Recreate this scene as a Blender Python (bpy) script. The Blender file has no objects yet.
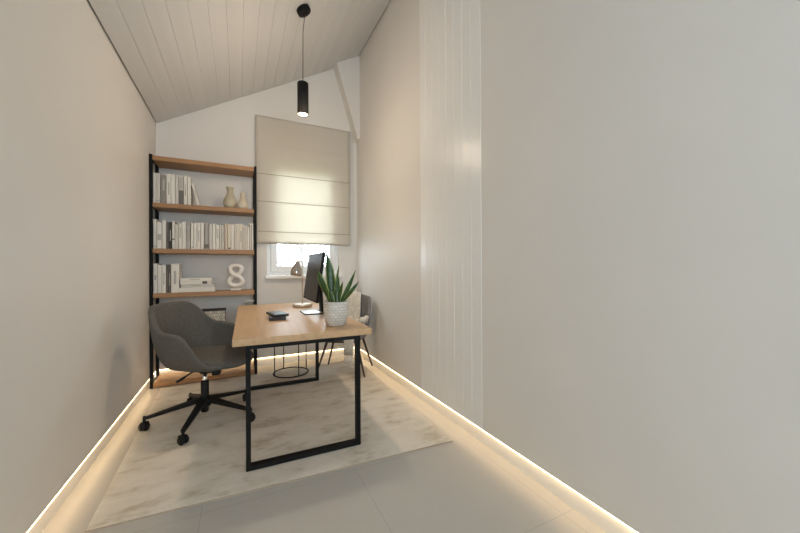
import bpy, bmesh, math, random
from mathutils import Vector, Matrix, Euler
R = math.radians
PI = math.pi
C = bpy.context.scene.collection
SC = bpy.context.scene
random.seed(7)

# ------------------------------------------------------------------ materials
def mat(name, col, rough=0.5, metal=0.0, spec=0.5, coat=0.0):
    m = bpy.data.materials.new(name); m.use_nodes = True
    b = m.node_tree.nodes['Principled BSDF']
    b.inputs['Base Color'].default_value = (*col, 1)
    b.inputs['Roughness'].default_value = rough
    b.inputs['Metallic'].default_value = metal
    b.inputs['Specular IOR Level'].default_value = spec
    b.inputs['Coat Weight'].default_value = coat
    m.diffuse_color = (*col, 1)
    return m

def nodes(m):
    nt = m.node_tree
    return nt, nt.nodes, nt.links, nt.nodes['Principled BSDF']

def add_noise(m, c1, c2, scale=(1, 1, 1), nscale=5.0, detail=6.0, bump=0.0, lo=0.35, hi=0.65, dist=0.0, coords='Object', bscale=None):
    nt, N, L, b = nodes(m)
    tc = N.new('ShaderNodeTexCoord'); mp = N.new('ShaderNodeMapping')
    mp.inputs['Scale'].default_value = scale
    nz = N.new('ShaderNodeTexNoise'); nz.inputs['Scale'].default_value = nscale
    nz.inputs['Detail'].default_value = detail; nz.inputs['Distortion'].default_value = dist
    rp = N.new('ShaderNodeValToRGB')
    rp.color_ramp.elements[0].position = lo; rp.color_ramp.elements[1].position = hi
    rp.color_ramp.elements[0].color = (*c1, 1); rp.color_ramp.elements[1].color = (*c2, 1)
    L.new(tc.outputs[coords], mp.inputs['Vector']); L.new(mp.outputs[0], nz.inputs['Vector'])
    L.new(nz.outputs['Fac'], rp.inputs[0]); L.new(rp.outputs[0], b.inputs['Base Color'])
    if bump:
        bp = N.new('ShaderNodeBump'); bp.inputs['Strength'].default_value = bump; bp.inputs['Distance'].default_value = 0.004
        src = nz
        if bscale:
            src = N.new('ShaderNodeTexNoise'); src.inputs['Scale'].default_value = bscale; src.inputs['Detail'].default_value = 3
            L.new(tc.outputs[coords], src.inputs['Vector'])
        L.new(src.outputs['Fac'], bp.inputs['Height']); L.new(bp.outputs[0], b.inputs['Normal'])
    return m

def wood(name, c1, c2, axis='X', rough=0.45):
    m = mat(name, c1, rough)
    s = {'X': (1.2, 16, 16), 'Y': (16, 1.2, 16)}[axis]
    add_noise(m, c1, c2, s, 2.2, 8, 0.12, 0.3, 0.72, 0.4)
    return m

M = {}
M['wall'] = add_noise(mat('wall paint', (.72, .705, .68), .55, spec=.3), (.72, .692, .655), (.74, .712, .675), nscale=2, bump=.05, bscale=180)
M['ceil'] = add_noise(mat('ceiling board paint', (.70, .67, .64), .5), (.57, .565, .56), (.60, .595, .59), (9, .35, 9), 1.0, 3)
M['gap'] = mat('dark gap', (.10, .085, .07), .9)
M['trim'] = mat('white lacquer', (.80, .78, .75), .28, coat=.3)
M['panel'] = mat('satin white panel', (.82, .81, .795), .30, spec=.3)
M['skirt'] = mat('white skirting', (.86, .83, .77), .5)
M['upvc'] = mat('white window frame', (.82, .84, .86), .35)
M['black'] = mat('black powder coat', (.006, .006, .006), .6, spec=.18)
M['plastic'] = mat('black plastic', (.008, .008, .008), .55, spec=.25)
M['chrome'] = mat('chrome', (.75, .75, .75), .15, metal=1)
M['brass'] = mat('brushed brass', (.64, .56, .47), .32, metal=.85)
M['bronze'] = mat('smoked chrome', (.52, .48, .44), .12, metal=1)
M['deskwood'] = wood('light oak', (.50, .315, .165), (.60, .395, .22), 'Y', .36)
M['deskwood'].node_tree.nodes['Principled BSDF'].inputs['Specular IOR Level'].default_value = .35
M['shelfwood'] = wood('warm oak', (.30, .150, .058), (.40, .215, .092), 'X', .48)
M['fabric'] = add_noise(mat('grey wool', (.085, .080, .070), .95, spec=.15), (.108, .101, .089), (.13, .121, .108), nscale=60, detail=4, bump=.35, bscale=420)
M['fabric2'] = add_noise(mat('grey velvet', (.20, .19, .18), .9, spec=.2), (.18, .17, .165), (.22, .21, .20), nscale=60, bump=.3, bscale=400)
M['brownleg'] = mat('dark brown leg', (.05, .028, .018), .45)
M['throw'] = add_noise(mat('cream knit', (.70, .64, .55), .95, spec=.1), (.62, .56, .47), (.74, .69, .60), nscale=40, bump=.5, bscale=200)
M['pages'] = mat('book pages', (.74, .70, .62), .9)
M['screen'] = mat('dark screen', (.030, .024, .019), .42, spec=.4)
M['leather'] = add_noise(mat('black leather', (.02, .02, .022), .33), (.016, .016, .018), (.03, .03, .032), nscale=50, bump=.2, bscale=300)
M['cream'] = add_noise(mat('cream ceramic', (.60, .52, .40), .55), (.52, .44, .33), (.64, .56, .44), nscale=8)
M['olive'] = add_noise(mat('sand stoneware', (.47, .42, .31), .5), (.42, .37, .27), (.52, .46, .34), nscale=8)
M['white'] = mat('white ceramic', (.80, .76, .70), .4)
M['soil'] = add_noise(mat('soil', (.03, .02, .015), 1), (.02, .014, .01), (.06, .04, .03), nscale=80, bump=.6)
M['leaf'] = add_noise(mat('leaf green', (.02, .06, .012), .38), (.012, .042, .009), (.04, .095, .018), (30, 30, 60), 1.0, 4, dist=1.0)
M['leafedge'] = mat('leaf margin', (.30, .38, .09), .4)
M['bark'] = add_noise(mat('bark', (.22, .17, .13), .9), (.13, .11, .095), (.19, .165, .145), nscale=8)
M['lawn'] = add_noise(mat('winter lawn', (.25, .27, .15), 1), (.2, .24, .12), (.33, .32, .2), nscale=1.2)
M['lid'] = mat('dark lid', (.035, .025, .02), .6)

# floor tiles
def tile_mat():
    m = mat('grey stone tile', (.37, .355, .33), .38, spec=.4)
    nt, N, L, b = nodes(m)
    tc = N.new('ShaderNodeTexCoord'); sp = N.new('ShaderNodeSeparateXYZ'); L.new(tc.outputs['Object'], sp.inputs[0])
    def joint(out, off):
        a = N.new('ShaderNodeMath'); a.operation = 'ADD'; a.inputs[1].default_value = -off + 0.755 * 20; L.new(out, a.inputs[0])
        d = N.new('ShaderNodeMath'); d.operation = 'DIVIDE'; d.inputs[1].default_value = .755; L.new(a.outputs[0], d.inputs[0])
        f = N.new('ShaderNodeMath'); f.operation = 'FRACT'; L.new(d.outputs[0], f.inputs[0])
        s = N.new('ShaderNodeMath'); s.operation = 'SUBTRACT'; s.inputs[1].default_value = .5; L.new(f.outputs[0], s.inputs[0])
        ab = N.new('ShaderNodeMath'); ab.operation = 'ABSOLUTE'; L.new(s.outputs[0], ab.inputs[0])
        g = N.new('ShaderNodeMath'); g.operation = 'GREATER_THAN'; g.inputs[1].default_value = .5 - .0016 / .755; L.new(ab.outputs[0], g.inputs[0])
        return g
    jx = joint(sp.outputs['X'], .595); jy = joint(sp.outputs['Y'], 1.05)
    mx = N.new('ShaderNodeMath'); mx.operation = 'MAXIMUM'; L.new(jx.outputs[0], mx.inputs[0]); L.new(jy.outputs[0], mx.inputs[1])
    nz = N.new('ShaderNodeTexNoise'); nz.inputs['Scale'].default_value = 3; nz.inputs['Detail'].default_value = 8
    L.new(tc.outputs['Object'], nz.inputs['Vector'])
    rp = N.new('ShaderNodeValToRGB'); rp.color_ramp.elements[0].color = (.455, .435, .40, 1); rp.color_ramp.elements[1].color = (.505, .482, .445, 1)
    L.new(nz.outputs['Fac'], rp.inputs[0])
    mix = N.new('ShaderNodeMixRGB'); mix.inputs[2].default_value = (.36, .345, .32, 1)
    L.new(mx.outputs[0], mix.inputs[0]); L.new(rp.outputs[0], mix.inputs[1]); L.new(mix.outputs[0], b.inputs['Base Color'])
    return m
M['tile'] = tile_mat()

def rug_mat():
    m = mat('distressed wool rug', (.6, .54, .46), .95, spec=.1)
    nt, N, L, b = nodes(m)
    tc = N.new('ShaderNodeTexCoord')
    def nz(sc, n, det, dist=0.0):
        mp = N.new('ShaderNodeMapping'); mp.inputs['Scale'].default_value = sc
        mp.inputs['Rotation'].default_value = (0, 0, R(4))
        t = N.new('ShaderNodeTexNoise'); t.inputs['Scale'].default_value = n; t.inputs['Detail'].default_value = det
        t.inputs['Distortion'].default_value = dist; t.inputs['Roughness'].default_value = .62
        L.new(tc.outputs['Object'], mp.inputs[0]); L.new(mp.outputs[0], t.inputs['Vector']); return t
    a = nz((1.7, 3.4, 1), 2.2, 10, .0); c = nz((7, 34, 1), 2.0, 5); d = nz((1, 1, 1), 220, 2)
    ad = N.new('ShaderNodeMath'); ad.operation = 'MULTIPLY_ADD'; ad.inputs[1].default_value = .22
    L.new(c.outputs['Fac'], ad.inputs[0]); L.new(a.outputs['Fac'], ad.inputs[2])
    rp = N.new('ShaderNodeValToRGB'); e = rp.color_ramp.elements
    e[0].position = .44; e[0].color = (.51, .445, .355, 1); e[1].position = .70; e[1].color = (.75, .70, .62, 1)
    k = rp.color_ramp.elements.new(.56); k.color = (.68, .63, .545, 1)
    L.new(ad.outputs[0], rp.inputs[0]); L.new(rp.outputs[0], b.inputs['Base Color'])
    bp = N.new('ShaderNodeBump'); bp.inputs['Strength'].default_value = .5; bp.inputs['Distance'].default_value = .006
    L.new(d.outputs['Fac'], bp.inputs['Height']); L.new(bp.outputs[0], b.inputs['Normal'])
    return m
M['rug'] = rug_mat()

def blind_mat():
    m = bpy.data.materials.new('linen blind'); m.use_nodes = True
    nt = m.node_tree; N = nt.nodes; L = nt.links; N.remove(N['Principled BSDF'])
    out = N['Material Output']
    tc = N.new('ShaderNodeTexCoord'); mp = N.new('ShaderNodeMapping'); mp.inputs['Scale'].default_value = (250, 250, 25)
    nz = N.new('ShaderNodeTexNoise'); nz.inputs['Scale'].default_value = 1; nz.inputs['Detail'].default_value = 3
    L.new(tc.outputs['Object'], mp.inputs[0]); L.new(mp.outputs[0], nz.inputs['Vector'])
    rp = N.new('ShaderNodeValToRGB'); rp.color_ramp.elements[0].color = (.74, .69, .61, 1); rp.color_ramp.elements[1].color = (.81, .765, .69, 1)
    L.new(nz.outputs['Fac'], rp.inputs[0])
    d = N.new('ShaderNodeBsdfDiffuse'); t = N.new('ShaderNodeBsdfTranslucent'); mx = N.new('ShaderNodeMixShader'); mx.inputs[0].default_value = .38
    t2 = N.new('ShaderNodeBsdfTransparent'); mx2 = N.new('ShaderNodeMixShader'); mx2.inputs[0].default_value = .04
    L.new(rp.outputs[0], d.inputs[0]); L.new(rp.outputs[0], t.inputs[0])
    L.new(d.outputs[0], mx.inputs[1]); L.new(t.outputs[0], mx.inputs[2])
    L.new(mx.outputs[0], mx2.inputs[1]); L.new(t2.outputs[0], mx2.inputs[2]); L.new(mx2.outputs[0], out.inputs[0])
    return m
M['blind'] = blind_mat()
M['batten'] = mat('blind seam', (.40, .34, .27), .8)

def glass_mat():
    m = bpy.data.materials.new('window glass'); m.use_nodes = True
    nt = m.node_tree; N = nt.nodes; L = nt.links; N.remove(N['Principled BSDF'])
    t = N.new('ShaderNodeBsdfTransparent'); t.inputs[0].default_value = (.95, .97, .97, 1)
    g = N.new('ShaderNodeBsdfGlossy'); g.inputs['Roughness'].default_value = .02
    mx = N.new('ShaderNodeMixShader'); mx.inputs[0].default_value = .06
    L.new(t.outputs[0], mx.inputs[1]); L.new(g.outputs[0], mx.inputs[2]); L.new(mx.outputs[0], N['Material Output'].inputs[0])
    return m
M['glass'] = glass_mat()

def emit(name, col, s):
    m = bpy.data.materials.new(name); m.use_nodes = True
    nt = m.node_tree; N = nt.nodes; N.remove(N['Principled BSDF'])
    e = N.new('ShaderNodeEmission'); e.inputs[0].default_value = (*col, 1); e.inputs[1].default_value = s
    nt.links.new(e.outputs[0], N['Material Output'].inputs[0]); return m
LEDS = 10.5
M['led'] = emit('warm diffuser', (1, .71, .40), LEDS)
M['bulb'] = emit('warm bulb', (1, .78, .50), 25)

def pot_mat():
    m = mat('patterned ceramic', (.6, .57, .52), .6)
    nt, N, L, b = nodes(m)
    uv = N.new('ShaderNodeUVMap')
    br = N.new('ShaderNodeTexBrick')
    br.inputs['Color1'].default_value = (.76, .73, .68, 1); br.inputs['Color2'].default_value = (.66, .63, .57, 1)
    br.inputs['Mortar'].default_value = (.52, .48, .43, 1); br.inputs['Scale'].default_value = 1
    br.inputs['Brick Width'].default_value = .030; br.inputs['Row Height'].default_value = .018
    br.inputs['Mortar Size'].default_value = .0022; br.inputs['Mortar Smooth'].default_value = .6
    L.new(uv.outputs[0], br.inputs['Vector']); L.new(br.outputs['Color'], b.inputs['Base Color'])
    bp = N.new('ShaderNodeBump'); bp.invert = True; bp.inputs['Strength'].default_value = .8; bp.inputs['Distance'].default_value = .004
    L.new(br.outputs['Fac'], bp.inputs['Height']); L.new(bp.outputs[0], b.inputs['Normal'])
    return m
M['pot'] = pot_mat()

def box_mat():
    m = mat('patterned box paper', (.6, .57, .5), .8)
    nt, N, L, b = nodes(m)
    tc = N.new('ShaderNodeTexCoord')
    ch = N.new('ShaderNodeTexBrick'); ch.inputs['Color1'].default_value = (.66, .63, .56, 1); ch.inputs['Color2'].default_value = (.40, .37, .31, 1)
    ch.inputs['Mortar'].default_value = (.22, .19, .16, 1)
    ch.inputs['Scale'].default_value = 1; ch.inputs['Brick Width'].default_value = .022; ch.inputs['Row Height'].default_value = .03; ch.inputs['Mortar Size'].default_value = .0016
    mp = N.new('ShaderNodeMapping'); mp.inputs['Rotation'].default_value = (R(90), 0, 0)
    L.new(tc.outputs['Object'], mp.inputs[0]); L.new(mp.outputs[0], ch.inputs['Vector']); L.new(ch.outputs['Color'], b.inputs['Base Color'])
    return m
M['boxpaper'] = box_mat()

# ------------------------------------------------------------------ mesh helpers
class MB:
    def __init__(s): s.bm = bmesh.new(); s.uv = None
    def box(s, x0, x1, y0, y1, z0, z1, bev=0.0, mi=0, mtx=None):
        b = bmesh.new(); bmesh.ops.create_cube(b, size=1)
        for v in b.verts:
            v.co = Vector(((x0 + x1) / 2 + v.co.x * (x1 - x0), (y0 + y1) / 2 + v.co.y * (y1 - y0), (z0 + z1) / 2 + v.co.z * (z1 - z0)))
        if bev: bmesh.ops.bevel(b, geom=list(b.edges), offset=bev, segments=2, affect='EDGES', profile=.5)
        s._merge(b, mi, mtx); return s
    def _merge(s, b, mi=0, mtx=None):
        if mtx is not None: bmesh.ops.transform(b, matrix=mtx, verts=b.verts)
        for f in b.faces: f.material_index = mi
        me = bpy.data.meshes.new('tmp'); b.to_mesh(me); b.free(); s.bm.from_mesh(me); bpy.data.meshes.remove(me)
    def poly_prism(s, pts, d, axis='Y', a0=0, a1=1, mi=0):
        """pts: list of 2d; extruded along axis from a0 to a1"""
        b = bmesh.new()
        def P(p, a): return Vector((p[0], a, p[1])) if axis == 'Y' else (Vector((a, p[0], p[1])) if axis == 'X' else Vector((p[0], p[1], a)))
        A = [b.verts.new(P(p, a0)) for p in pts]; B = [b.verts.new(P(p, a1)) for p in pts]
        n = len(pts)
        b.faces.new(A); b.faces.new(B[::-1])
        for i in range(n): b.faces.new((A[i], B[i], B[(i + 1) % n], A[(i + 1) % n]))
        bmesh.ops.recalc_face_normals(b, faces=b.faces)
        s._merge(b, mi); return s
    def lathe(s, prof, seg=32, mi=0, center=(0, 0, 0), uv=False, mtx=None):
        b = bmesh.new(); rings = []
        ul = b.loops.layers.uv.new('UVMap') if uv else None
        for r, z in prof:
            if r < 1e-6: rings.append([b.verts.new((0, 0, z))])
            else: rings.append([b.verts.new((r * math.cos(2 * PI * i / seg), r * math.sin(2 * PI * i / seg), z)) for i in range(seg)])
        for k in range(len(rings) - 1):
            a, c = rings[k], rings[k + 1]
            for i in range(seg):
                j = (i + 1) % seg
                vs = []
                if len(a) == 1 and len(c) == 1: continue
                if len(a) == 1: vs = [a[0], c[j], c[i]]
                elif len(c) == 1: vs = [a[i], a[j], c[0]]
                else: vs = [a[i], a[j], c[j], c[i]]
                f = b.faces.new(vs); f.smooth = True
                if uv and len(vs) == 4:
                    rr = .085
                    us = [i, i + 1, i + 1, i]; vv = [prof[k][1], prof[k][1], prof[k + 1][1], prof[k + 1][1]]
                    for q, l in enumerate(f.loops): l[ul].uv = (us[q] / seg * 2 * PI * rr, vv[q])
        bmesh.ops.recalc_face_normals(b, faces=b.faces)
        bmesh.ops.translate(b, vec=Vector(center), verts=b.verts)
        s._merge(b, mi, mtx); return s
    def tube(s, pts, r, seg=10, mi=0, caps=True, closed=False):
        b = bmesh.new(); pts = [Vector(p) for p in pts]; n = len(pts)
        rs = r if isinstance(r, (list, tuple)) else [r] * n
        rings = []; prev = None
        for i, p in enumerate(pts):
            if closed: t = (pts[(i + 1) % n] - pts[i - 1]).normalized()
            else: t = (pts[min(i + 1, n - 1)] - pts[max(i - 1, 0)]).normalized()
            if prev is None:
                u = t.orthogonal().normalized()
            else:
                u = (prev - t * prev.dot(t)).normalized()
            prev = u; w = t.cross(u)
            rings.append([b.verts.new(p + (u * math.cos(2 * PI * k / seg) + w * math.sin(2 * PI * k / seg)) * rs[i]) for k in range(seg)])
        for i in range(n if closed else n - 1):
            a, c = rings[i], rings[(i + 1) % n]
            off = 0
            if closed and i == n - 1:
                off = min(range(seg), key=lambda o: (a[0].co - c[o].co).length)
            for k in range(seg):
                f = b.faces.new((a[k], a[(k + 1) % seg], c[(k + 1 + off) % seg], c[(k + off) % seg])); f.smooth = True
        if caps and not closed:
            b.faces.new(rings[0][::-1]); b.faces.new(rings[-1])
        bmesh.ops.recalc_face_normals(b, faces=b.faces)
        s._merge(b, mi); return s
    def grid(s, P, mi=0, smooth=True, closed_u=False, flip=False):
        b = bmesh.new(); V = [[b.verts.new(p) for p in row] for row in P]
        for i in range(len(V) - 1):
            m = len(V[0])
            for j in range(m if closed_u else m - 1):
                f = b.faces.new((V[i][j], V[i][(j + 1) % m], V[i + 1][(j + 1) % m], V[i + 1][j])); f.smooth = smooth
        bmesh.ops.remove_doubles(b, verts=b.verts, dist=1e-6)
        bmesh.ops.recalc_face_normals(b, faces=b.faces)
        s._merge(b, mi); return s
    def build(s, name, m, parent=None, loc=None, rot=None):
        me = bpy.data.meshes.new(name); s.bm.to_mesh(me); s.bm.free()
        for x in (m if isinstance(m, (list, tuple)) else [m]): me.materials.append(x)
        o = bpy.data.objects.new(name, me); C.objects.link(o)
        if parent: o.parent = parent
        if loc: o.location = loc
        if rot: o.rotation_euler = rot
        return o

def thing(name, label, cat, loc=(0, 0, 0), rz=0, group=None):
    o = bpy.data.objects.new(name, None); C.objects.link(o); o.empty_display_size = .1
    o.location = loc; o.rotation_euler = (0, 0, rz); return tag(o, label, cat, group)
def tag(o, label, cat, group=None):
    o['label'] = label; o['category'] = cat
    if group: o['group'] = group
    return o
def struct(o): o['kind'] = 'structure'; return o
def solid(o, t, off=-1):
    m = o.modifiers.new('thickness', 'SOLIDIFY'); m.thickness = t; m.offset = off; return o
def subsurf(o, n=1):
    m = o.modifiers.new('smooth', 'SUBSURF'); m.levels = n; m.render_levels = n; return o

# ------------------------------------------------------------------ camera (15 mm-class wide lens)
F_PX, YAW, PITCH, ROLL, H = 330.62, .4556, .0024, -.0049, 1.15
cam = bpy.data.cameras.new('camera'); cam.sensor_width = 36; cam.lens = F_PX * 36 / 800; cam.clip_start = .02
co = bpy.data.objects.new('camera', cam); C.objects.link(co); SC.camera = co
Fv = Vector((math.sin(YAW) * math.cos(PITCH), math.cos(YAW) * math.cos(PITCH), math.sin(PITCH)))
Rv = Vector((math.cos(YAW), -math.sin(YAW), 0)); Uv = Rv.cross(Fv)
R2 = Rv * math.cos(ROLL) + Uv * math.sin(ROLL); U2 = Uv * math.cos(ROLL) - Rv * math.sin(ROLL)
mw = Matrix((R2, U2, -Fv)).transposed().to_4x4(); mw.translation = (0, 0, H); co.matrix_world = mw

# ------------------------------------------------------------------ room shell
XL, XR, YB, YF = -.7615, 1.415, 4.19, -2.9
ZE, SL = 2.652, .563
def zc(x): return ZE + SL * (x - XL)
T = .14
LZ0, LZ1 = .0930, .0975          # height of the light line above the skirting
struct(MB().box(XL - T, XR + T, YF - T, YB + T, -.12, 0).build('floor', M['tile']))
struct(MB().box(XL - T, XL, YF, YB, LZ1, ZE + .03).build('wall_left', M['wall']))
struct(MB().box(XR, XR + T, YF, YB, LZ1, zc(XR) + .03).build('wall_right', M['wall']))
# back wall with window opening
BX0, BX1, BZ0, BZ1 = .305, 1.17, 1.044, 2.43
w = MB()
w.poly_prism([(XL, LZ1), (BX0, LZ1), (BX0, zc(BX0) + .03), (XL, ZE + .03)], 0, 'Y', YB, YB + T)
w.poly_prism([(BX1, LZ1), (XR, LZ1), (XR, zc(XR) + .03), (BX1, zc(BX1) + .03)], 0, 'Y', YB, YB + T)
w.poly_prism([(BX0, LZ1), (BX1, LZ1), (BX1, BZ0), (BX0, BZ0)], 0, 'Y', YB, YB + T)
w.poly_prism([(BX0, BZ1), (BX1, BZ1), (BX1, zc(BX1) + .03), (BX0, zc(BX0) + .03)], 0, 'Y', YB, YB + T)
struct(w.build('wall_back', M['wall']))
# wall behind the camera with a tall daylight window
WX0, WX1, WZ0, WZ1 = -.66, 1.2, .75, 2.60
w = MB()
w.poly_prism([(XL, 0), (WX0, 0), (WX0, zc(WX0) + .03), (XL, ZE + .03)], 0, 'Y', YF - T, YF)
w.poly_prism([(WX1, 0), (XR, 0), (XR, zc(XR) + .03), (WX1, zc(WX1) + .03)], 0, 'Y', YF - T, YF)
w.poly_prism([(WX0, 0), (WX1, 0), (WX1, WZ0), (WX0, WZ0)], 0, 'Y', YF - T, YF)
w.poly_prism([(WX0, WZ1), (WX1, WZ1), (WX1, zc(WX1) + .03), (WX0, zc(WX0) + .03)], 0, 'Y', YF - T, YF)
struct(w.build('wall_front', M['wall']))
# sloped boarded ceiling: boards run along the room, with V joints; a dark shadow gap at the walls
G = .010
n_b = 19; bw = (XR - XL - 2 * G) / n_b
prof = []
for i in range(n_b):
    x0 = XL + G + i * bw; x1 = x0 + bw
    prof += [(x0, zc(x0) + .004), (x0 + .003, zc(x0 + .003)), (x1 - .003, zc(x1 - .003)), (x1, zc(x1) + .004)]
xa, xb = XL + G, XR - G
prof += [(xb, zc(xb) + .022), (xa, zc(xa) + .022)]
struct(MB().poly_prism(prof, 0, 'Y', YF, YB - .006).build('ceiling', M['ceil']))
struct(MB().poly_prism([(XL - T - .1, zc(XL - T - .1) + .024), (XR + T + .1, zc(XR + T + .1) + .024), (XR + T + .1, zc(XR + T + .1) + .2), (XL - T - .1, zc(XL - T - .1) + .2)], 0, 'Y', YF - T - .1, YB + T + .1).build('roof', M['gap']))
# boxed-in corner at the back right, its edge slanting down into the corner
o = MB().poly_prism([(1.118, zc(1.118)), (XR, zc(XR)), (XR, 2.80), (1.385, 2.80)], 0, 'Y', YB - .15, YB).build('trim_1', M['wall']); struct(o)
# fluted white panel on the right wall, floor line to ceiling
PY0, PY1 = 1.688, 2.48
w = MB(); n = 8; sw = (PY1 - PY0) / n
pts = [(PY0, XR)]
for i in range(n):
    y0 = PY0 + i * sw; y1 = y0 + sw
    pts += [(y0, XR - .002), (y0 + .003, XR - .0042), (y0 + .006, XR - .0042), (y0 + .009, XR - .002)] if i else [(y0 + .001, XR - .002)]
pts += [(PY1, XR)]
b = [(x, y) for y, x in pts]
struct(w.poly_prism(b, 0, 'Z', LZ1 + .002, zc(XR) - .012).build('trim_2', M['panel']))
# skirting with light line
S = .013
struct(MB().box(XR + S, XR + T, YF, YB, 0, LZ1 - .0002).build('baseboard_right', M['skirt']))
struct(MB().box(XL - T, XL - S, YF, YB, 0, LZ1 - .0002).build('baseboard_left', M['skirt']))
struct(MB().box(XL - S, XR + S, YB + S, YB + T, 0, LZ1 - .0002).build('baseboard_back', M['skirt']))
def led(x0, x1, y0, y1, label, hx0, hx1, hy0, hy1):
    o = MB().box(x0, x1, y0, y1, LZ0, LZ1).build('light_strip', M['led'])
    tag(o, label, 'light strip', 'warm light strips along the skirting')
    return o
led(XR + .0004, XR + .0132, YF + .02, YB, 'warm glowing light strip above the skirting of the right wall', 0, 0, 0, 0)
led(XL - .0132, XL - .0004, YF + .02, YB, 'warm glowing light strip above the skirting of the left wall', 0, 0, 0, 0)
led(XL + .004, XR - .004, YB + .0004, YB + .0132, 'warm glowing light strip along the bottom of the window wall', 0, 0, 0, 0)

# window_1 in the back wall
win = bpy.data.objects.new('window_1', None); C.objects.link(win); struct(win); win.location = (0, YB, 0)
fr = MB()
def frame(mb, x0, x1, z0, z1, wd, y0, y1, bev=.004):
    mb.box(x0, x0 + wd, y0, y1, z0, z1, bev); mb.box(x1 - wd, x1, y0, y1, z0, z1, bev)
    mb.box(x0 + wd, x1 - wd, y0, y1, z0, z0 + wd, bev); mb.box(x0 + wd, x1 - wd, y0, y1, z1 - wd, z1, bev)
frame(fr, BX0, BX1, BZ0 + .012, BZ1, .055, .035, .10); fr.build('window_frame', M['upvc'], win)
sa = MB(); frame(sa, BX0 + .045, BX1 - .045, BZ0 + .055, BZ1 - .045, .075, .022, .085, .006); sa.build('sash', M['upvc'], win)
MB().box(BX0 + .1, BX1 - .1, .050, .056, BZ0 + .11, BZ1 - .1).build('pane', M['glass'], win)
MB().box(BX0 - .022, BX1 + .022, -.055, .036, BZ0 - .022, BZ0 + .012, .004).build('window_sill', M['trim'], win)
hd = MB(); hd.box(BX1 - .095, BX1 - .07, .008, .022, 1.62, 1.70, .003).box(BX1 - .09, BX1 - .075, -.03, .008, 1.65, 1.665, .003).box(BX1 - .09, BX1 - .075, -.035, -.022, 1.54, 1.665, .003)
hd.build('window_handle', M['upvc'], win)
# window_2 behind the camera
win2 = bpy.data.objects.new('window_2', None); C.objects.link(win2); struct(win2); win2.location = (0, YF, 0)
fr = MB(); frame(fr, WX0, WX1, WZ0, WZ1, .06, -.10, -.04); fr.build('window_frame', M['upvc'], win2)
MB().box(WX0 + .055, WX1 - .055, -.075, -.069, WZ0 + .055, WZ1 - .055).build('pane', M['glass'], win2)
MB().box(WX0 - .03, WX1 + .03, -.04, .05, WZ0 - .025, WZ0, .004).build('window_sill', M['trim'], win2)

# ------------------------------------------------------------------ roman blind
bl = thing('roman_blind', 'beige linen roman blind half lowered over the window', 'blind', (0, YB, 0))
X0, X1, ZT, ZB = .1865, 1.312, 2.918, 1.432
seams = [2.585, 2.245, 1.925, 1.575]
rows = []; zs = [ZT - i * (ZT - ZB) / 60 for i in range(61)]
for z in zs:
    y = -.046
    for s_ in seams:
        d = s_ - z
        if 0 <= d < .10: y -= .009 * math.exp(-d / .03)
    if z < 1.56: y -= .012 * math.sin((1.56 - z) / .12 * PI)
    wv = .004 if z < 2.6 else .001
    rows.append([(X0 + (X1 - X0) * j / 24, y + wv * math.sin(j * 1.1 + z * 3) * .5, z + .004 * math.sin(j / 24 * PI) * (1 if z < 1.5 else 0)) for j in range(25)])
f = MB().grid(rows).build('blind_fabric', M['blind'], bl); solid(f, .0025)
for s_ in seams[1:]:
    MB().box(X0 + .012, X1 - .012, -.0535, -.0475, s_ - .004, s_ + .003, .001).build('batten', M['batten'], bl)
MB().box(X0 + .005, X1 - .005, -.042, -.002, ZT - .035, ZT, .003).build('headrail', M['trim'], bl)
MB().box(X0 + .004, X1 - .004, -.043, -.039, ZB, ZB + .028, .001).build('hem_bar', M['batten'], bl)
# roller chain at the right side
ch = MB(); ch.tube([(1.345, -.02, 2.9), (1.345, -.02, 1.55), (1.352, -.022, 1.53), (1.36, -.02, 1.55), (1.36, -.02, 2.9)], .0022, 6); ch.build('pull_cord', M['trim'], bl)

# ------------------------------------------------------------------ rug
RZ = .012
rc = [(-.600, 1.900), (1.262, 1.808), (1.330, 3.930), (-.665, 3.838)]
def bil(u, v):
    a = Vector(rc[0]).lerp(Vector(rc[1]), u); b_ = Vector(rc[3]).lerp(Vector(rc[2]), u); return a.lerp(b_, v)
rg = MB(); rr = random.Random(3)
NU, NV = 60, 60
top = [[(*bil(i / NU, j / NV), RZ + (0 if 0 < i < NU and 0 < j < NV else -.003)) for i in range(NU + 1)] for j in range(NV + 1)]
rg.grid(top)
edge = [bil(i / NU, 0) for i in range(NU)] + [bil(1, j / NV) for j in range(NV)] + [bil(1 - i / NU, 1) for i in range(NU)] + [bil(0, 1 - j / NV) for j in range(NV)]
rg.grid([[(p.x, p.y, RZ - .003) for p in edge], [(p.x, p.y, .0) for p in edge]], closed_u=True, mi=1)
rug = rg.build('rug', [M['rug'], mat('rug binding', (.38, .31, .23), .95)]); tag(rug, 'large cream and beige distressed rug under the desk', 'rug')

# ------------------------------------------------------------------ desk
DR = R(-1.0)
DL = (.387, 2.938, RZ)
desk = thing('desk', 'oak topped desk on black steel loop legs in the middle', 'desk', DL, DR)
DT = .745; DB = .704      # local heights above the rug
MB().box(-.402, .410, -.918, .918, DB, DT, .004).build('desktop', M['deskwood'], desk)
def loop(y0, y1):
    m = MB(); w_ = .026
    m.box(-.335, -.335 + w_, y0, y1, 0, DB, .002); m.box(.335 - w_, .335, y0, y1, 0, DB, .002)
    m.box(-.335 + w_, .335 - w_, y0, y1, 0, .026, .002); m.box(-.335 + w_, .335 - w_, y0, y1, DB - .024, DB, .002)
    return m
loop(-.908, -.863).build('leg_frame', M['black'], desk)
loop(.425, .470).build('leg_frame', M['black'], desk)
MB().box(-.335, -.310, -.863, .425, DB - .02, DB, .002).build('rail', M['black'], desk)
MB().box(.310, .335, -.863, .425, DB - .02, DB, .002).build('rail', M['black'], desk)
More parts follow.
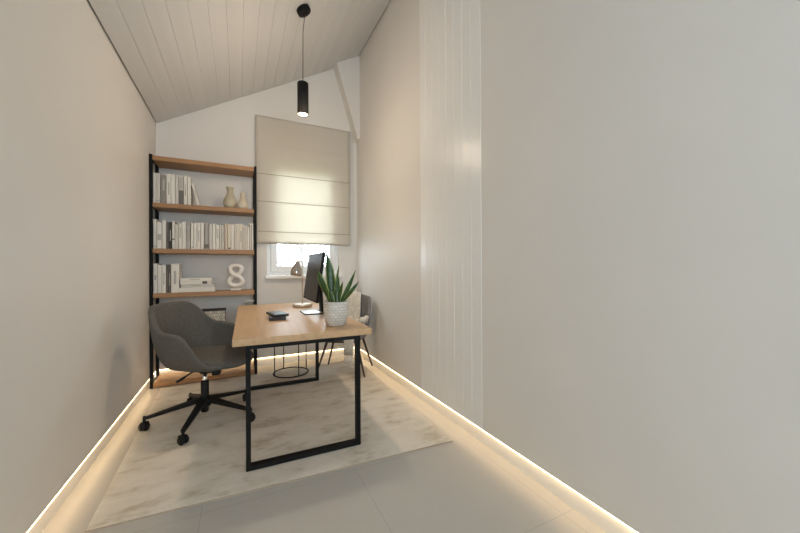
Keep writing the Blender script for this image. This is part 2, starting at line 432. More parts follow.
DZ = RZ + DT               # desktop height in the room

# ------------------------------------------------------------------ bookcase
BF = 3.8825; BD = 4.172
bc = thing('bookcase', 'tall open bookcase with black steel uprights and oak shelves', 'bookcase', (-.288, (BF + BD) / 2, 0))
hx = .4715; hy = (BD - BF) / 2; pw = .026; ZTOP = 2.236
for sx in (-1, 1):
    for sy in (-1, 1):
        xa_ = -hx if sx < 0 else hx - pw; ya_ = -hy if sy < 0 else hy - pw
        MB().box(xa_, xa_ + pw, ya_, ya_ + pw, 0, ZTOP + .012, .002).build('post', M['black'], bc)
    for zz in (ZTOP - .006, .46, .05):
        xa_ = -hx if sx < 0 else hx - pw
        MB().box(xa_ + .002, xa_ + pw - .002, -hy + pw, hy - pw, zz - .02, zz, .001).build('side_rail', M['black'], bc)
SH = [2.236, 1.784, 1.342, .910, .468, .052]
for z in SH:
    MB().box(-hx + pw + .0005, hx - pw - .0005, -hy + .001, hy - .004, z - .044, z, .003).build('shelf', M['shelfwood'], bc)

# ------------------------------------------------------------------ books
PX0, PX1, AX0, AX1 = 152.2, 253.8, -.736, .155
# exact inverse projection of a picture column onto the shelf-front plane gives the spine positions measured from the photograph
def px2x(u, y=3.905):
    dx = (u - 400) / F_PX
    fx, fy = math.sin(YAW) + dx * math.cos(YAW), math.cos(YAW) - dx * math.sin(YAW)
    return fx / fy * y
COL = {
 'white': ((.72, .69, .63), 'white'), 'cream': ((.66, .60, .50), 'cream'), 'pale': ((.58, .55, .50), 'pale grey'), 'grey': ((.36, .34, .31), 'grey'),
 'dark': ((.115, .10, .085), 'dark brown'), 'black': ((.03, .028, .026), 'black'), 'taupe': ((.27, .245, .215), 'taupe'), 'beige': ((.52, .45, .36), 'beige')}
bmats = {}
for k, (c, nme) in COL.items(): bmats[k] = mat('book cover ' + nme, c, .6)
M['mark'] = mat('spine print', (.13, .12, .11), .6); M['markg'] = mat('spine print grey', (.42, .40, .37), .6)
ORD = ['', 'first', 'second', 'third', 'fourth', 'fifth', 'sixth', 'seventh', 'eighth', 'ninth', 'tenth', 'eleventh', 'twelfth', 'thirteenth', 'fourteenth', 'fifteenth', 'sixteenth', 'seventeenth', 'eighteenth', 'nineteenth', 'twentieth', 'twenty-first', 'twenty-second', 'twenty-third', 'twenty-fourth', 'twenty-fifth', 'twenty-sixth', 'twenty-seventh', 'twenty-eighth', 'twenty-ninth', 'thirtieth', 'thirty-first', 'thirty-second']
def book(t, d, h, col, loc, rot, label, group, marks=()):
    """local: spine faces -Y, thickness along X, height along Z, base centre at origin"""
    root = thing('book', label, 'book', loc, 0, group); root.rotation_euler = rot
    c = MB(); k = min(.003, t * .14)
    c.box(-t / 2, -t / 2 + k, k * .6, d, 0, h); c.box(t / 2 - k, t / 2, k * .6, d, 0, h); c.box(-t / 2, t / 2, 0, k, 0, h, k * .45)
    c.build('cover', bmats[col], root)
    MB().box(-t / 2 + k, t / 2 - k, k, d - .004, .004, h - .004).build('pages', M['pages'], root)
    for (z0, z1, wf, mk) in marks:
        MB().box(-t / 2 * wf, t / 2 * wf, -.0006, k * .4, h * z0, h * z1).build('spine_label', M[mk], root)
    return root
def row(spec, zs, yfront, shelfname, group, hshift=0):
    n = len(spec)
    for i, s_ in enumerate(spec):
        u0, u1, ytop, col = s_[:4]; marks = s_[4] if len(s_) > 4 else ()
        x0, x1 = px2x(u0, yfront), px2x(u1, yfront)
        x0 = max(x0, -.7325); t = (x1 - x0) - .0012
        # height from the picture row of the book's top edge
        um = (u0 + u1) / 2; dx = (um - 400) / F_PX
        fy = math.cos(YAW) - dx * math.sin(YAW)
        dyp = (266.5 - ytop) / F_PX + ROLL * dx + PITCH
        z = H + (dyp) * yfront / fy
        h = max(.12, z - zs)
        d = min(.20, max(.14, h * .72))
        nm = COL[col][1]
        where = ('leftmost' if i == 0 else 'rightmost' if i == n - 1 else ORD[i + 1] + ' from the left')
        lab = f'{nm} book, {where} in the {shelfname}'
        book(t, d, h, col, ((x0 + x1) / 2, yfront, zs + .0005), (0, 0, 0), lab, group, marks)
TXT = ((.30, .72, .35, 'markg'),); TX2 = ((.45, .85, .4, 'markg'),); BAR = ((.06, .10, .9, 'markg'),)
z8 = lambda v, o: o + v / 8.883
S1 = [(z8(62, 145), z8(98, 145), 172.5, 'white'), (z8(99, 145), z8(139, 145), 173, 'pale', BAR), (z8(144, 145), z8(190, 145), 175, 'taupe', TX2), (z8(192, 145), z8(232, 145), 174, 'white', TXT),
      (z8(234, 145), z8(269, 145), 174.3, 'white'), (z8(272, 145), z8(301, 145), 175.6, 'pale'), (z8(303, 145), z8(344, 145), 176, 'pale', ((.0, .5, .98, 'mark'), (.55, .95, .8, 'markg'))),
      (z8(347, 145), z8(377, 145), 176, 'white', TXT), (z8(380, 145), z8(410, 145), 177, 'white')]
GB1, GB2, GB3, GB4 = 'books on the upper shelf', 'row of books filling the middle shelf', 'upright books on the third shelf', 'stack of lying books on the third shelf'
row(S1, SH[1], BF + .022, 'upper shelf row', GB1)
xl = px2x(z8(474, 145), BF + .03)
book(.019, .15, .222, 'white', (xl + .004, BF + .025, SH[1] + .0045), (0, R(-14), 0), 'white book leaning left at the end of the upper shelf row', GB1, TXT)
g = lambda a, b_, y, c, m=(): (z8(a, 145), z8(b_, 145), 210 + y / 8.883, c, m)
k = lambda a, b_, y, c, m=(): (z8(a, 200), z8(b_, 200), 210 + y / 8.883, c, m)
S2 = [g(66, 104, 80, 'white', BAR), g(107, 150, 108, 'white', ((.32, .55, .8, 'markg'),)), g(153, 189, 90, 'white'), g(191, 213, 105, 'dark'), g(214, 239, 108, 'black', ((.3, .7, .4, 'markg'),)),
      g(242, 265, 100, 'white', ((.32, .37, .9, 'mark'),)), g(267, 298, 125, 'pale'), g(300, 329, 120, 'white', TX2), g(331, 365, 103, 'white'), g(367, 404, 110, 'grey', ((.0, .32, .98, 'markg'), (.75, .85, .8, 'markg'))),
      g(408, 433, 118, 'white', BAR), g(435, 462, 115, 'white'), g(464, 493, 112, 'white', TXT), g(495, 525, 114, 'white'),
      k(40, 79, 120, 'grey', ((.05, .2, .9, 'mark'),)), k(82, 110, 125, 'pale'), k(112, 140, 122, 'white'), k(143, 170, 135, 'white', TX2), k(172, 193, 133, 'pale'), k(194, 215, 137, 'pale', TXT),
      k(218, 247, 118, 'beige'), k(249, 275, 130, 'cream', ((.03, .09, .8, 'mark'),)), k(277, 304, 130, 'white'), k(307, 325, 125, 'cream'), k(327, 345, 125, 'white'), k(347, 380, 122, 'cream', TXT), k(382, 400, 136, 'pale'),
      k(402, 419, 140, 'cream'), k(421, 440, 150, 'white'), k(442, 458, 118, 'pale'), k(460, 475, 120, 'white')]
row(S2, SH[2], BF + .022, 'middle shelf row', GB2)
q = lambda a, b_, y, c, m=(): (z8(a, 145), z8(b_, 145), 255 + y / 8.883, c, m)
S3 = [q(66, 110, 76, 'white', ((.45, .62, .5, 'markg'),)), q(112, 149, 90, 'white'), q(151, 186, 90, 'white', TXT), q(189, 208, 84, 'dark'), q(209, 228, 86, 'dark', ((.25, .7, .35, 'markg'),)), q(231, 302, 80, 'white', ((.3, .75, .3, 'markg'),))]
row(S3, SH[3], BF + .022, 'upright row beside the lying books', GB3)
# lying stack: four books, spines to the room
zz = SH[3] + .0005
for i, (u0, u1, th, col, lab) in enumerate([(179.2, 214.8, .046, 'white', 'thick white book lying at the bottom of the stack'), (181, 214, .030, 'pale', 'pale grey book lying second from the bottom of the stack'),
        (180.5, 211.5, .034, 'white', 'white book lying third from the bottom with a dark printed corner'), (180.2, 212.3, .030, 'white', 'thin white book lying on top of the stack')]):
    x0, x1 = px2x(u0, BF + .05), px2x(u1, BF + .05); L_ = x1 - x0
    o = book(th, .2, L_, col, (x0, BF + .035 + .004 * (i % 2), zz + th / 2), (0, R(90), 0), lab, GB4, ((.70, .86, .8, 'mark'),) if i == 2 else (((.3, .6, .3, 'markg'),) if i != 0 else ()))
    zz += th + .0006

# ------------------------------------------------------------------ vases and figure-eight
o = MB().lathe([(0, .0), (.034, 0), (.046, .014), (.054, .045), (.052, .075), (.038, .108), (.026, .130), (.0235, .155), (.027, .182), (.033, .20), (.030, .20), (.024, .185), (.020, .155), (.022, .13), (0, .12)], 36).build('vase', M['olive'])
o.location = (-.074, 3.955, SH[1] + .0006); o.scale = (1.22, 1.22, 1.13); tag(o, 'larger sand coloured bottle vase on the upper shelf', 'vase', 'vases on the upper shelf')
o = MB().lathe([(0, .0), (.036, 0), (.043, .012), (.042, .04), (.031, .075), (.021, .098), (.0195, .125), (.024, .150), (.021, .151), (.016, .125), (.016, .1), (0, .09)], 36).build('vase', M['cream'])
o.location = (.049, 3.935, SH[1] + .0006); o.scale = (1.25, 1.25, 1.14); tag(o, 'smaller cream bottle vase nearest the right upright on the upper shelf', 'vase', 'vases on the upper shelf')
fig = thing('sculpture', 'white ceramic figure eight ornament on the third shelf', 'ornament', (-.022, 3.99, SH[3] + .0006), R(-4))
MB().box(-.048, .048, -.03, .03, 0, .02, .005).build('base', M['white'], fig)
pts = []; NP = 72
for i in range(NP):
    t = 2 * PI * i / NP
    # lemniscate standing upright, lower loop larger
    zz_ = math.copysign(abs(math.cos(t)) ** 1.45, math.cos(t)); sc = .058 if zz_ < 0 else .050
    x = math.sin(2 * t) * (.062 if zz_ < 0 else .052) * 1.05
    pts.append((x, .014 * math.sin(t), .162 + zz_ * (.112 if zz_ < 0 else .110)))
MB().tube(pts, .0225, 14, closed=True).build('loop', M['white'], fig)
# box and vase of white blossoms on the lower shelf
bx = thing('storage_box', 'pale patterned box with dark lid on the shelf behind the office chair', 'box', (-.232, 4.02, SH[4] + .0006))
MB().box(-.11, .11, -.085, .085, 0, .235, .003).build('body', M['boxpaper'], bx)
MB().box(-.114, .114, -.089, .089, .235, .247, .003).build('lid', M['lid'], bx)
vz = thing('flower_vase', 'white blossoms in a vase beside the right bookcase upright', 'flower vase', (.100, 3.99, SH[4] + .0006))
MB().lathe([(0, 0), (.03, 0), (.042, .03), (.042, .08), (.024, .14), (.022, .17), (.018, .17), (.018, .14), (0, .13)], 24).build('vase', M['white'], vz)
rr = random.Random(11)
for i in range(9):
    a = i * 2.4; r_ = .014 + .004 * i; hz = .298 + .03 * rr.random()
    p = (r_ * math.cos(a) * 1.1, r_ * math.sin(a) * .9, hz)
    st = MB().tube([(0, 0, .15), (p[0] * .5, p[1] * .5, .22), p], .0015, 5).build('stem', M['bark'], vz)
    bm_ = MB(); bm_.lathe([(0, -.008), (.009, -.004), (.013, .003), (.008, .010), (0, .012)], 10, center=p); bm_.build('blossom', M['white'], st)

# ------------------------------------------------------------------ pendant
pen = thing('pendant_lamp', 'black cylinder pendant lamp hanging from the sloped ceiling', 'pendant lamp', (.502, 2.889, 0))
zcan = zc(.502)
tl = Matrix.Translation((0, 0, zcan - .001)) @ Matrix.Rotation(-math.atan(SL), 4, 'Y')
MB().lathe([(0, 0), (.056, 0), (.058, -.004), (.058, -.036), (.055, -.04), (0, -.04)], 36, mtx=tl).build('canopy', M['black'], pen)
MB().tube([(0.02, 0, zcan - .03), (0.003, 0, zcan - .2), (0, 0, 2.7)], .0028, 8).build('cord', M['plastic'], pen)
MB().lathe([(0, 2.724), (.044, 2.724), (.046, 2.721), (.046, 2.452), (.042, 2.452), (.042, 2.60), (0, 2.60)], 40).build('lamp_shade', M['black'], pen)
MB().lathe([(0, 2.468), (.040, 2.468), (.041, 2.462), (.036, 2.458), (0, 2.456)], 32).build('bulb', M['bulb'], pen)
ld = bpy.data.lights.new('pendant_light', 'SPOT'); ld.energy = 24; ld.color = (1, .80, .58); ld.specular_factor = .1; ld.spot_size = R(125); ld.spot_blend = .8; ld.shadow_soft_size = .06
lo = bpy.data.objects.new('pendant_light', ld); C.objects.link(lo); lo.location = (.502, 2.889, 2.445)
gl = bpy.data.lights.new('added_warm_fill', 'POINT'); gl.energy = 14; gl.specular_factor = 0; gl.color = (1, .80, .59); gl.shadow_soft_size = .14  # added fill below the black shade, warms the back of the room
go = bpy.data.objects.new('added_warm_fill', gl); C.objects.link(go); go.location = (.502, 2.889, 2.40)

# ------------------------------------------------------------------ desk lamp
lp = thing('desk_lamp', 'brass desk lamp with smoked metal shade at the back of the desk', 'lamp', (.582, 3.42, DZ), R(10))
MB().lathe([(0, 0), (.092, 0), (.095, .003), (.095, .028), (.092, .032), (0, .032)], 40).build('base', M['brass'], lp)
pole = MB(); pole.tube([(.0, 0, .03), (.0, 0, .43), (-.004, 0, .452), (-.016, 0, .464), (-.032, 0, .462)], .0055, 10); pole.build('pole', M['brass'], lp)
tl = Matrix.Translation((-.045, 0, .462)) @ Matrix.Rotation(R(8), 4, 'Y')
MB().lathe([(0, .004), (.014, .002), (.020, -.012), (.026, -.03), (.043, -.062), (.054, -.098), (.056, -.125), (.050, -.150), (.048, -.148), (.053, -.125), (.050, -.098), (.039, -.062), (.02, -.03), (0, -.02)], 32, mtx=tl).build('lamp_shade', M['bronze'], lp)
MB().lathe([(0, -.02), (.012, -.03), (.022, -.06), (.026, -.08), (.020, -.10), (0, -.108)], 20, mtx=tl).build('bulb', M['white'], lp)

# ------------------------------------------------------------------ monitor
mo = thing('monitor', 'black flat monitor seen edge on beside the potted plant', 'monitor', (.60, 2.93, DZ), R(0))
# local: screen faces -X
bs = MB(); bs.box(-.105, .075, -.125, .125, 0, .008, .003); bs.build('stand_base', M['plastic'], mo)
M['basetop'] = mat('painted window sheen', (.80, .80, .80), .28, metal=.6)  # pale colour carries the window's reflection on the stand base
MB().box(-.100, .045, -.119, .119, .0078, .0092).build('base_plate', M['basetop'], mo)
cl = MB(); cl.poly_prism([(.052, .008), (.074, .008), (.062, .24), (.035, .28), (.022, .27), (.036, .20)], 0, 'Y', -.035, .035); cl.build('stand_column', M['plastic'], mo)
tl = Matrix.Translation((-.052, 0, .115)) @ Matrix.Rotation(R(8.0), 4, 'Y')
pn = MB(); pn.box(0, .022, -.31, .255, 0, .405, .004, mtx=tl); pn.box(.02, .045, -.2, .2, .06, .33, .012, mtx=tl); pn.build('panel', M['plastic'], mo)
MB().box(-.0012, .0008, -.302, .247, .014, .397, mtx=tl).build('screen', M['screen'], mo)

# ------------------------------------------------------------------ notebooks
def notebook(loc, rz, w_, d, h, label):
    n_ = thing('notebook', label, 'notebook', loc, rz, 'black notebooks on the desk')
    c = MB(); c.box(-w_ / 2, w_ / 2, -d / 2, d / 2, 0, .003, .001); c.box(-w_ / 2, w_ / 2, -d / 2, d / 2, h - .003, h, .001); c.box(-w_ / 2, -w_ / 2 + .004, -d / 2, d / 2, 0, h, .0015)
    c.build('cover', M['leather'], n_)
    MB().box(-w_ / 2 + .004, w_ / 2 - .004, -d / 2 + .003, d / 2 - .003, .003, h - .003).build('pages', M['lid'], n_)
notebook((.274, 2.73, DZ), R(-4), .120, .24, .022, 'lower black notebook of the pair on the desk')
notebook((.278, 2.765, DZ + .0222), R(12), .110, .22, .018, 'upper black notebook of the pair on the desk, turned slightly')

# ------------------------------------------------------------------ potted snake plant
PP = (.603, 2.235, DZ)
pl = thing('potted_snake_plant', 'snake plant with upright green leaves in a patterned stone pot', 'potted plant', PP)
pot = MB(); pot.lathe([(0, 0), (.060, 0), (.068, .006), (.080, .055), (.084, .11), (.0845, .160), (.082, .164), (.078, .160), (.077, .138), (0, .137)], 48, uv=True); pot.build('pot', M['pot'], pl)
MB().lathe([(0, .146), (.05, .144), (.0765, .139)], 32).build('soil', M['soil'], pl)
camR = Vector((math.cos(YAW), -math.sin(YAW), 0)); camF = Vector((math.sin(YAW), math.cos(YAW), 0))
def leaf(base, tip, wid, bend, yawdeg, name='leaf'):
    b0 = Vector(base); t0 = Vector(tip); ax = (t0 - b0); L_ = ax.length
    side = Vector((math.cos(R(yawdeg)), math.sin(R(yawdeg)), 0)); nrm = ax.normalized().cross(side).normalized(); side = nrm.cross(ax.normalized())
    rows = []; n_ = 16
    for i in range(n_ + 1):
        t = i / n_
        c = b0 + ax * t + nrm * bend * math.sin(t * PI) + Vector((0, 0, 1)) * abs(bend) * .6 * math.sin(t * PI)
        w_ = wid * (.55 + .45 * math.sin(min(1, t / .45) * PI / 2)) * (1 - max(0, (t - .45) / .55) ** 2.2) + .0006
        ang = .35 * math.sin(t * 4 + yawdeg)
        sd = side * math.cos(ang) + nrm * math.sin(ang); nn = nrm * math.cos(ang) - side * math.sin(ang)
        rows.append([c + sd * (q * w_) + nn * (.30 * w_ * (q * q)) for q in (-1, -.82, -.4, 0, .4, .82, 1)])
    b = bmesh.new(); V = [[b.verts.new(p) for p in r_] for r_ in rows]
    for i in range(n_):
        for j in range(6):
            f = b.faces.new((V[i][j], V[i][j + 1], V[i + 1][j + 1], V[i + 1][j])); f.smooth = True; f.material_index = 1 if j in (0, 5) else 0
    me = bpy.data.meshes.new(name); b.to_mesh(me); b.free(); me.materials.append(M['leaf']); me.materials.append(M['leafedge'])
    o = bpy.data.objects.new(name, me); C.objects.link(o); o.parent = pl; solid(o, .003, 0); return o
ppx = 2.30 / F_PX     # metres per picture pixel at the plant
def tip(du, dv, df=0.0): return camR * (du * ppx) + camF * df + Vector((0, 0, dv * ppx))
for (bu, bf, tu, tv, tf, wd, bd, yw) in [
    (-2.0, .01, -9.3, 70, .02, .030, .010, -25), (-4.0, -.02, -17.5, 54, -.02, .025, -.012, -40), (0.5, -.025, 3.2, 49, -.03, .019, .006, -20),
    (4.0, .0, 19.5, 54, .01, .015, -.016, 10), (5.0, .015, 22.5, 42.5, .0, .013, -.014, -5), (2.5, -.015, 7.8, 43, -.03, .014, -.006, -50),
    (-3.0, .03, -9, 47, .06, .02, .01, 40), (2.0, .03, 1, 58, .08, .02, .012, 30), (-1.5, -.035, -5, 36, -.05, .017, .005, -15), (-5.5, .0, -13, 40, .05, .018, -.01, 60)]:
    b0 = camR * (bu * ppx) + camF * bf + Vector((0, 0, .14)); leaf(b0, tip(tu, tv, tf), wd, bd, yw)

# ------------------------------------------------------------------ upholstered shells
def smooth(a, b_, x):
    t = max(0, min(1, (x - a) / (b_ - a))); return t * t * (3 - 2 * t)
def shell_mesh(rx, ry, zb, rim, th, lean, seatz, rbot=.62, ex=2.5, nphi=72):
    """bowl shell; the back is at -x (phi = 0)"""
    def foot(phi, s):
        c, s_ = math.cos(phi), math.sin(phi)
        k_ = (abs(c) ** ex + abs(s_) ** ex) ** (-1 / ex)
        return -c * k_ * rx * s, s_ * k_ * ry * s
    rows = []
    ts = [i / 8 for i in range(9)]
    for i in range(9):                 # bottom disc
        r_ = rbot * i / 8
        rows.append([(*foot(2 * PI * j / nphi, max(r_, .002)), zb + .012 * (i / 8) ** 2) for j in range(nphi)])
    for i in range(1, 17):             # outer side
        t = i / 16
        rw = []
        for j in range(nphi):
            phi = 2 * PI * j / nphi; zr_ = rim(phi)
            r_ = rbot + (1 - rbot) * math.sin(min(1, t * 1.0) * PI / 2) ** .8
            z = zb + .012 + (zr_ - zb - .012) * (1 - math.cos(t * PI / 2)) ** .85
            r_ += lean(phi) * max(0, z - .5)
            rw.append((*foot(phi, r_), z))
        rows.append(rw)
    last = rows[-1]
    for a in (30, 60, 90, 120, 150, 180):       # rounded rim
        rw = []
        for j in range(nphi):
            phi = 2 * PI * j / nphi; x, y, z = last[j]
            rr_ = math.hypot(x, y); f_ = (rr_ - th / 2 + th / 2 * math.cos(R(a))) / rr_
            rw.append((x * f_, y * f_, z + th / 2 * math.sin(R(a)) * .8))
        rows.append(rw)
    last = rows[-1]
    for i in range(1, 13):                    # inner side down to the seat
        t = i / 12; rw = []
        for j in range(nphi):
            x, y, z = last[j]; zz_ = z + (seatz - z) * t
            r0 = math.hypot(x, y); k_ = 1 - .22 * t ** 1.6
            rw.append((x * k_, y * k_, zz_))
        rows.append(rw)
    last = rows[-1]
    rows.append([(x * .02, y * .02, seatz) for x, y, z in last])
    m = MB(); m.grid(rows, closed_u=True); return m

# office chair -------------------------------------------------------
oc = thing('office_chair', 'dark grey upholstered swivel chair on black castors left of the desk', 'office chair', (-.228, 2.900, RZ), R(-35))
def rim1(phi):
    a = abs((phi + PI) % (2 * PI) - PI) * 180 / PI
    z = .862 - .012 * (a / 40) ** 2 if a < 40 else .85
    z = z + (.682 - z) * smooth(30, 72, a)
    z = z + (.666 - .682) * smooth(75, 100, a)
    z = z + (.455 - .666) * smooth(93, 134, a) if a > 90 else z
    return z
def lean1(phi): return .20 * max(0, math.cos(phi)) ** 2
shell_mesh(.322, .292, .402, rim1, .040, lean1, .452, .60).build('shell', M['fabric'], oc)
# seat cushion
rows = []
for i in range(10):
    s_ = [0.002, .25, .5, .7, .85, .94, .985, 1.0, .99, .95][i]; z = [.512, .512, .511, .509, .505, .498, .488, .476, .463, .452][i]
    rw = []
    for j in range(56):
        a = 2 * PI * j / 56; c, s2 = math.cos(a), math.sin(a); kk = (abs(c) ** 2.8 + abs(s2) ** 2.8) ** (-1 / 2.8)
        x = c * kk * .262 * s_ + .022 + (.065 if c > 0 else 0) * s_ * c; rw.append((x, s2 * kk * .238 * s_, z - .02 * max(0, x - .2) / .1))
    rows.append(rw)
MB().grid(rows, closed_u=True).build('seat_cushion', M['fabric'], oc)
mech = MB(); mech.box(-.12, .10, -.07, .07, .368, .396, .008); mech.lathe([(0, .345), (.03, .345), (.045, .368), (0, .368)], 24); mech.build('mechanism', M['plastic'], oc)
MB().box(.07, .125, -.115, -.055, .350, .390, .010).build('tension_knob', M['plastic'], oc, rot=(0, 0, R(26)))
lv = MB(); lv.tube([(-.02, -.05, .386), (-.055, -.095, .381), (-.09, -.13, .357)], .0055, 8); lv.tube([(-.082, -.122, .363), (-.125, -.165, .338)], .0085, 8); lv.build('lever', M['plastic'], oc, rot=(0, 0, R(20)))
MB().lathe([(0, .255), (.016, .255), (.016, .35), (0, .35)], 20).build('gas_lift', M['chrome'], oc)
MB().lathe([(0, .055), (.021, .055), (.026, .06), (.028, .285), (.024, .291), (0, .291)], 24).build('column', M['plastic'], oc)
base = MB(); base.lathe([(0, .10), (.04, .10), (.046, .115), (.044, .165), (.03, .175), (0, .175)], 24)
for kk in range(5):
    a = R(218 + 72 * kk)
    for side in (-1, 1):
        pass
    b = bmesh.new(); n_ = 8; ring = []
    for i in range(n_ + 1):
        t = i / n_; r_ = .03 + .342 * t; wz = .034 - .016 * t; hw = .026 - .012 * t; zt_ = .166 - .074 * t
        vs = []
        for (sy, sz) in ((-1, 0), (1, 0), (.8, -1), (-.8, -1)):
            vs.append(b.verts.new((r_ * math.cos(a) - sy * hw * math.sin(a), r_ * math.sin(a) + sy * hw * math.cos(a), zt_ + sz * wz)))
        ring.append(vs)
    for i in range(n_):
        for j in range(4): b.faces.new((ring[i][j], ring[i][(j + 1) % 4], ring[i + 1][(j + 1) % 4], ring[i + 1][j]))
    b.faces.new(ring[0][::-1]); b.faces.new(ring[-1]); bmesh.ops.recalc_face_normals(b, faces=b.faces)
    base._merge(b)
base.build('star_base', M['plastic'], oc)
for kk in range(5):
    a = R(218 + 72 * kk); cx, cy = .368 * math.cos(a), .368 * math.sin(a)
    c = MB(); ta = a + R(62)
    for sd in (-1, 1):
        tl = Matrix.Translation((cx, cy, .028)) @ Matrix.Rotation(ta, 4, 'Z') @ Matrix.Translation((0, sd * .014, 0)) @ Matrix.Rotation(R(90), 4, 'X')
        c.lathe([(0, -.010), (.024, -.010), (.028, -.006), (.028, .006), (.024, .010), (0, .010)], 24, mtx=tl)
    tl = Matrix.Translation((cx, cy, 0)) @ Matrix.Rotation(ta, 4, 'Z')
    c.box(-.026, .022, -.02, .02, .038, .060, .008, mtx=tl); c.tube([(cx, cy, .05), (cx, cy, .10)], .009, 10)
    c.build('caster', M['plastic'], oc)

# visitor chair ------------------------------------------------------
VR = R(-32.7)
vc = thing('visitor_chair', 'grey shell chair on thin brown legs in the far right corner', 'chair', (1.062, 3.55, RZ + .0036), VR)
# local: faces -y
def rim2(phi):
    a = abs((phi + PI) % (2 * PI) - PI) * 180 / PI
    z = .815 - .02 * smooth(15, 48, a)
    return z + (.450 - z) * smooth(46, 122, a)
sh2 = shell_mesh(.250, .274, .346, rim2, .030, lambda p: .25 * max(0, math.cos(p)), .445, .7, 2.8)
sh2.bm.transform(Matrix.Rotation(R(-90), 4, 'Z'))
sh2.build('shell', M['fabric2'], vc)
rows = []
for s_, z in ((.002, .478), (.5, .477), (.8, .472), (.95, .462), (1, .450), (.96, .440)):
    rows.append([(.205 * s_ * math.copysign(abs(math.cos(2 * PI * j / 40)) ** .75, math.cos(2 * PI * j / 40)), -.02 + .205 * s_ * math.copysign(abs(math.sin(2 * PI * j / 40)) ** .75, math.sin(2 * PI * j / 40)), z) for j in range(40)])
MB().grid(rows, closed_u=True).build('seat_cushion', M['fabric2'], vc)
for sx in (-1, 1):
    for sy in (-1, 1):
        MB().tube([(sx * .16, sy * .13, .352), (sx * .262, sy * (.205 if sy < 0 else .195), .0)], [.014, .0085], 12).build('leg', M['brownleg'], vc)
MB().box(-.17, .17, -.15, .15, .334, .352, .004).build('seat_plate', M['brownleg'], vc)

# throw over the visitor chair ---------------------------------------
th = thing('throw_blanket', 'cream ribbed throw with fringe draped over the corner chair', 'throw', (1.062, 3.55, RZ + .0036), VR)
path = [(.292, .58), (.290, .70), (.287, .79), (.277, .832), (.252, .846), (.228, .838), (.214, .80), (.206, .74), (.196, .66), (.183, .58), (.172, .535), (.150, .506), (.10, .496), (.0, .496), (-.12, .494), (-.205, .487), (-.250, .474), (-.278, .44), (-.286, .38), (-.288, .32), (-.289, .25)]
rows = []; rt = random.Random(5)
NXT = 60
for (y, z) in path:
    fr_ = smooth(-.2, .3, y)
    xa_, xb_ = (-.185, .130) if y > .16 else ((-.05, .19) if y > -.2 else (.075, .165))
    rw = []
    for j in range(NXT + 1):
        x = xa_ + (xb_ - xa_) * j / NXT
        rib = .004 * math.sin(j / NXT * 2 * PI * 14)
        if y > .16: yy, z2 = y - .022 * (x / .15) ** 2 + rib, z - (x * x * .7 if z > .7 else 0)
        elif y > -.25: yy, z2 = y, z + rib
        else: yy, z2 = y - abs(rib) - .008, z
        rw.append((x, yy, z2))
    rows.append(rw)
f = MB().grid(rows).build('blanket', M['throw'], th); solid(f, .006, 1)
fg = MB()
for j in range(14):
    x = .077 + .086 * j / 13; fg.tube([(x, -.300, .255), (x + .003 * rt.uniform(-1, 1), -.303, .20), (x + .006 * rt.uniform(-1, 1), -.300, .125 + .02 * rt.random())], [.004, .0042, .002], 6)
fo = fg.build('fringe', M['throw'], th)
# gathered end on the seat
gt = MB()
for i in range(6):
    a = i * 1.05; p0 = Vector((.055 + .034 * i, -.05 - .02 * (i % 3), .52 + .016 * (i % 3)))
    pts = [p0 + Vector((.09 * math.cos(a + t_) * .8 * (t_ / 3), .05 * math.sin(a + t_ * 1.3), .045 * math.sin(t_ * 1.1))) for t_ in (0, .6, 1.2, 1.8, 2.4, 3.0)]
    gt.tube(pts, [.016, .022, .025, .024, .02, .014], 10)
gt.build('gathered_end', M['throw'], th)

# ------------------------------------------------------------------ wire side table under the desk
wt = thing('side_table', 'round black wire side table standing behind under the desk', 'side table', (.512, 3.745, RZ))
rg_ = [(.180 * math.cos(2 * PI * i / 48), .180 * math.sin(2 * PI * i / 48), .007) for i in range(48)]
MB().tube(rg_, .0065, 10, closed=True).build('base_ring', M['black'], wt)
rg_ = [(x, y, .455) for x, y, z in rg_]
MB().tube(rg_, .006, 10, closed=True).build('top_ring', M['black'], wt)
for a in (197.6, 107.6, 17.6, -72.4):
    x, y = .180 * math.cos(R(a)), .180 * math.sin(R(a)); MB().tube([(x, y, .007), (x, y, .455)], .005, 8).build('leg', M['black'], wt)
MB().lathe([(0, .462), (.174, .462), (.180, .466), (.180, .474), (.176, .477), (0, .477)], 40).build('tabletop', M['black'], wt)

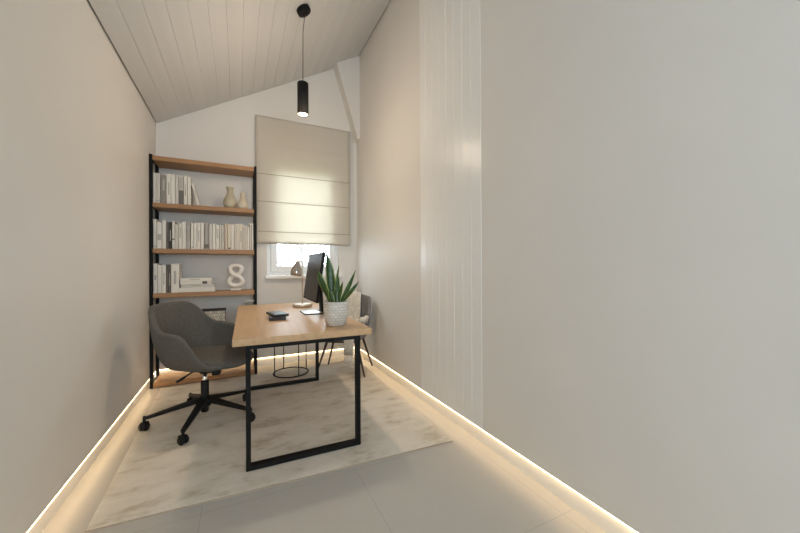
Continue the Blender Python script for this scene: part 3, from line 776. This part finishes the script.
# ------------------------------------------------------------------ outside: ground and bare trees
struct(MB().box(-14, 16, 5.2, 30, -3.3, -3.1).build('ground', M['lawn']))
def tree(x, y, seed, label, h=3.6):
    rt = random.Random(seed); root = thing('bare_tree', label, 'tree', (x, y, -3.1), 0, 'bare trees outside the window')
    tr = MB(); br = MB()
    tr.tube([(0, 0, 0), (.05, .03, h * .4), (-.03, 0, h * .8), (.02, 0, h * 1.5)], [.17, .14, .10, .04], 10); tr.build('trunk', M['bark'], root)
    def grow(p, d, L_, r_, lv_):
        q1 = p + d * L_ * .5 + Vector((rt.uniform(-.08, .08), rt.uniform(-.08, .08), .05)) * L_; q2 = p + d * L_ + Vector((0, 0, .1 * L_))
        br.tube([p, q1, q2], [r_, r_ * .75, r_ * .5], 5, caps=False)
        if lv_ > 0:
            for kk in range(3):
                nd = (d + Vector((rt.uniform(-.8, .8), rt.uniform(-.8, .8), rt.uniform(-.15, .7)))).normalized(); grow(q2 if kk else q1, nd, L_ * .68, r_ * .55, lv_ - 1)
    for kk in range(9):
        a = kk * 2.4; z0 = h * (.75 + .08 * kk); grow(Vector((0, 0, z0)), Vector((math.cos(a), math.sin(a), .5)).normalized(), 1.1, .045, 3)
    br.build('branches', M['bark'], root)
tree(1.55, 9.2, 4, 'leafless tree seen through the left of the window'); tree(3.4, 12.5, 9, 'leafless tree seen through the right of the window')

# ------------------------------------------------------------------ light
wd_ = bpy.data.worlds.new('overcast sky'); SC.world = wd_; wd_.use_nodes = True
bg = wd_.node_tree.nodes['Background']; bg.inputs[0].default_value = (.79, .90, 1.0, 1); bg.inputs[1].default_value = 9.6
def portal(name, loc, rot, sx, sy):
    l = bpy.data.lights.new(name, 'AREA'); l.shape = 'RECTANGLE'; l.size = sx; l.size_y = sy; l.cycles.is_portal = True
    o = bpy.data.objects.new(name, l); C.objects.link(o); o.location = loc; o.rotation_euler = rot
portal('window_portal', ((BX0 + BX1) / 2, YB + .13, (BZ0 + BZ1) / 2), (R(-90), 0, 0), BX1 - BX0, BZ1 - BZ0)
portal('window_portal', ((WX0 + WX1) / 2, YF - .13, (WZ0 + WZ1) / 2), (R(90), 0, 0), WX1 - WX0, WZ1 - WZ0)

SC.render.engine = 'CYCLES'
SC.cycles.use_denoising = True
SC.cycles.max_bounces = 14; SC.cycles.diffuse_bounces = 8; SC.cycles.transparent_max_bounces = 12
SC.cycles.caustics_reflective = False; SC.cycles.caustics_refractive = False
SC.cycles.sample_clamp_indirect = 6.0
vs = SC.view_settings
SC.display_settings.display_device = 'sRGB'
vs.view_transform = 'Standard'; vs.look = 'None'; vs.exposure = 0.27; vs.gamma = 1.0; vs.use_curve_mapping = False
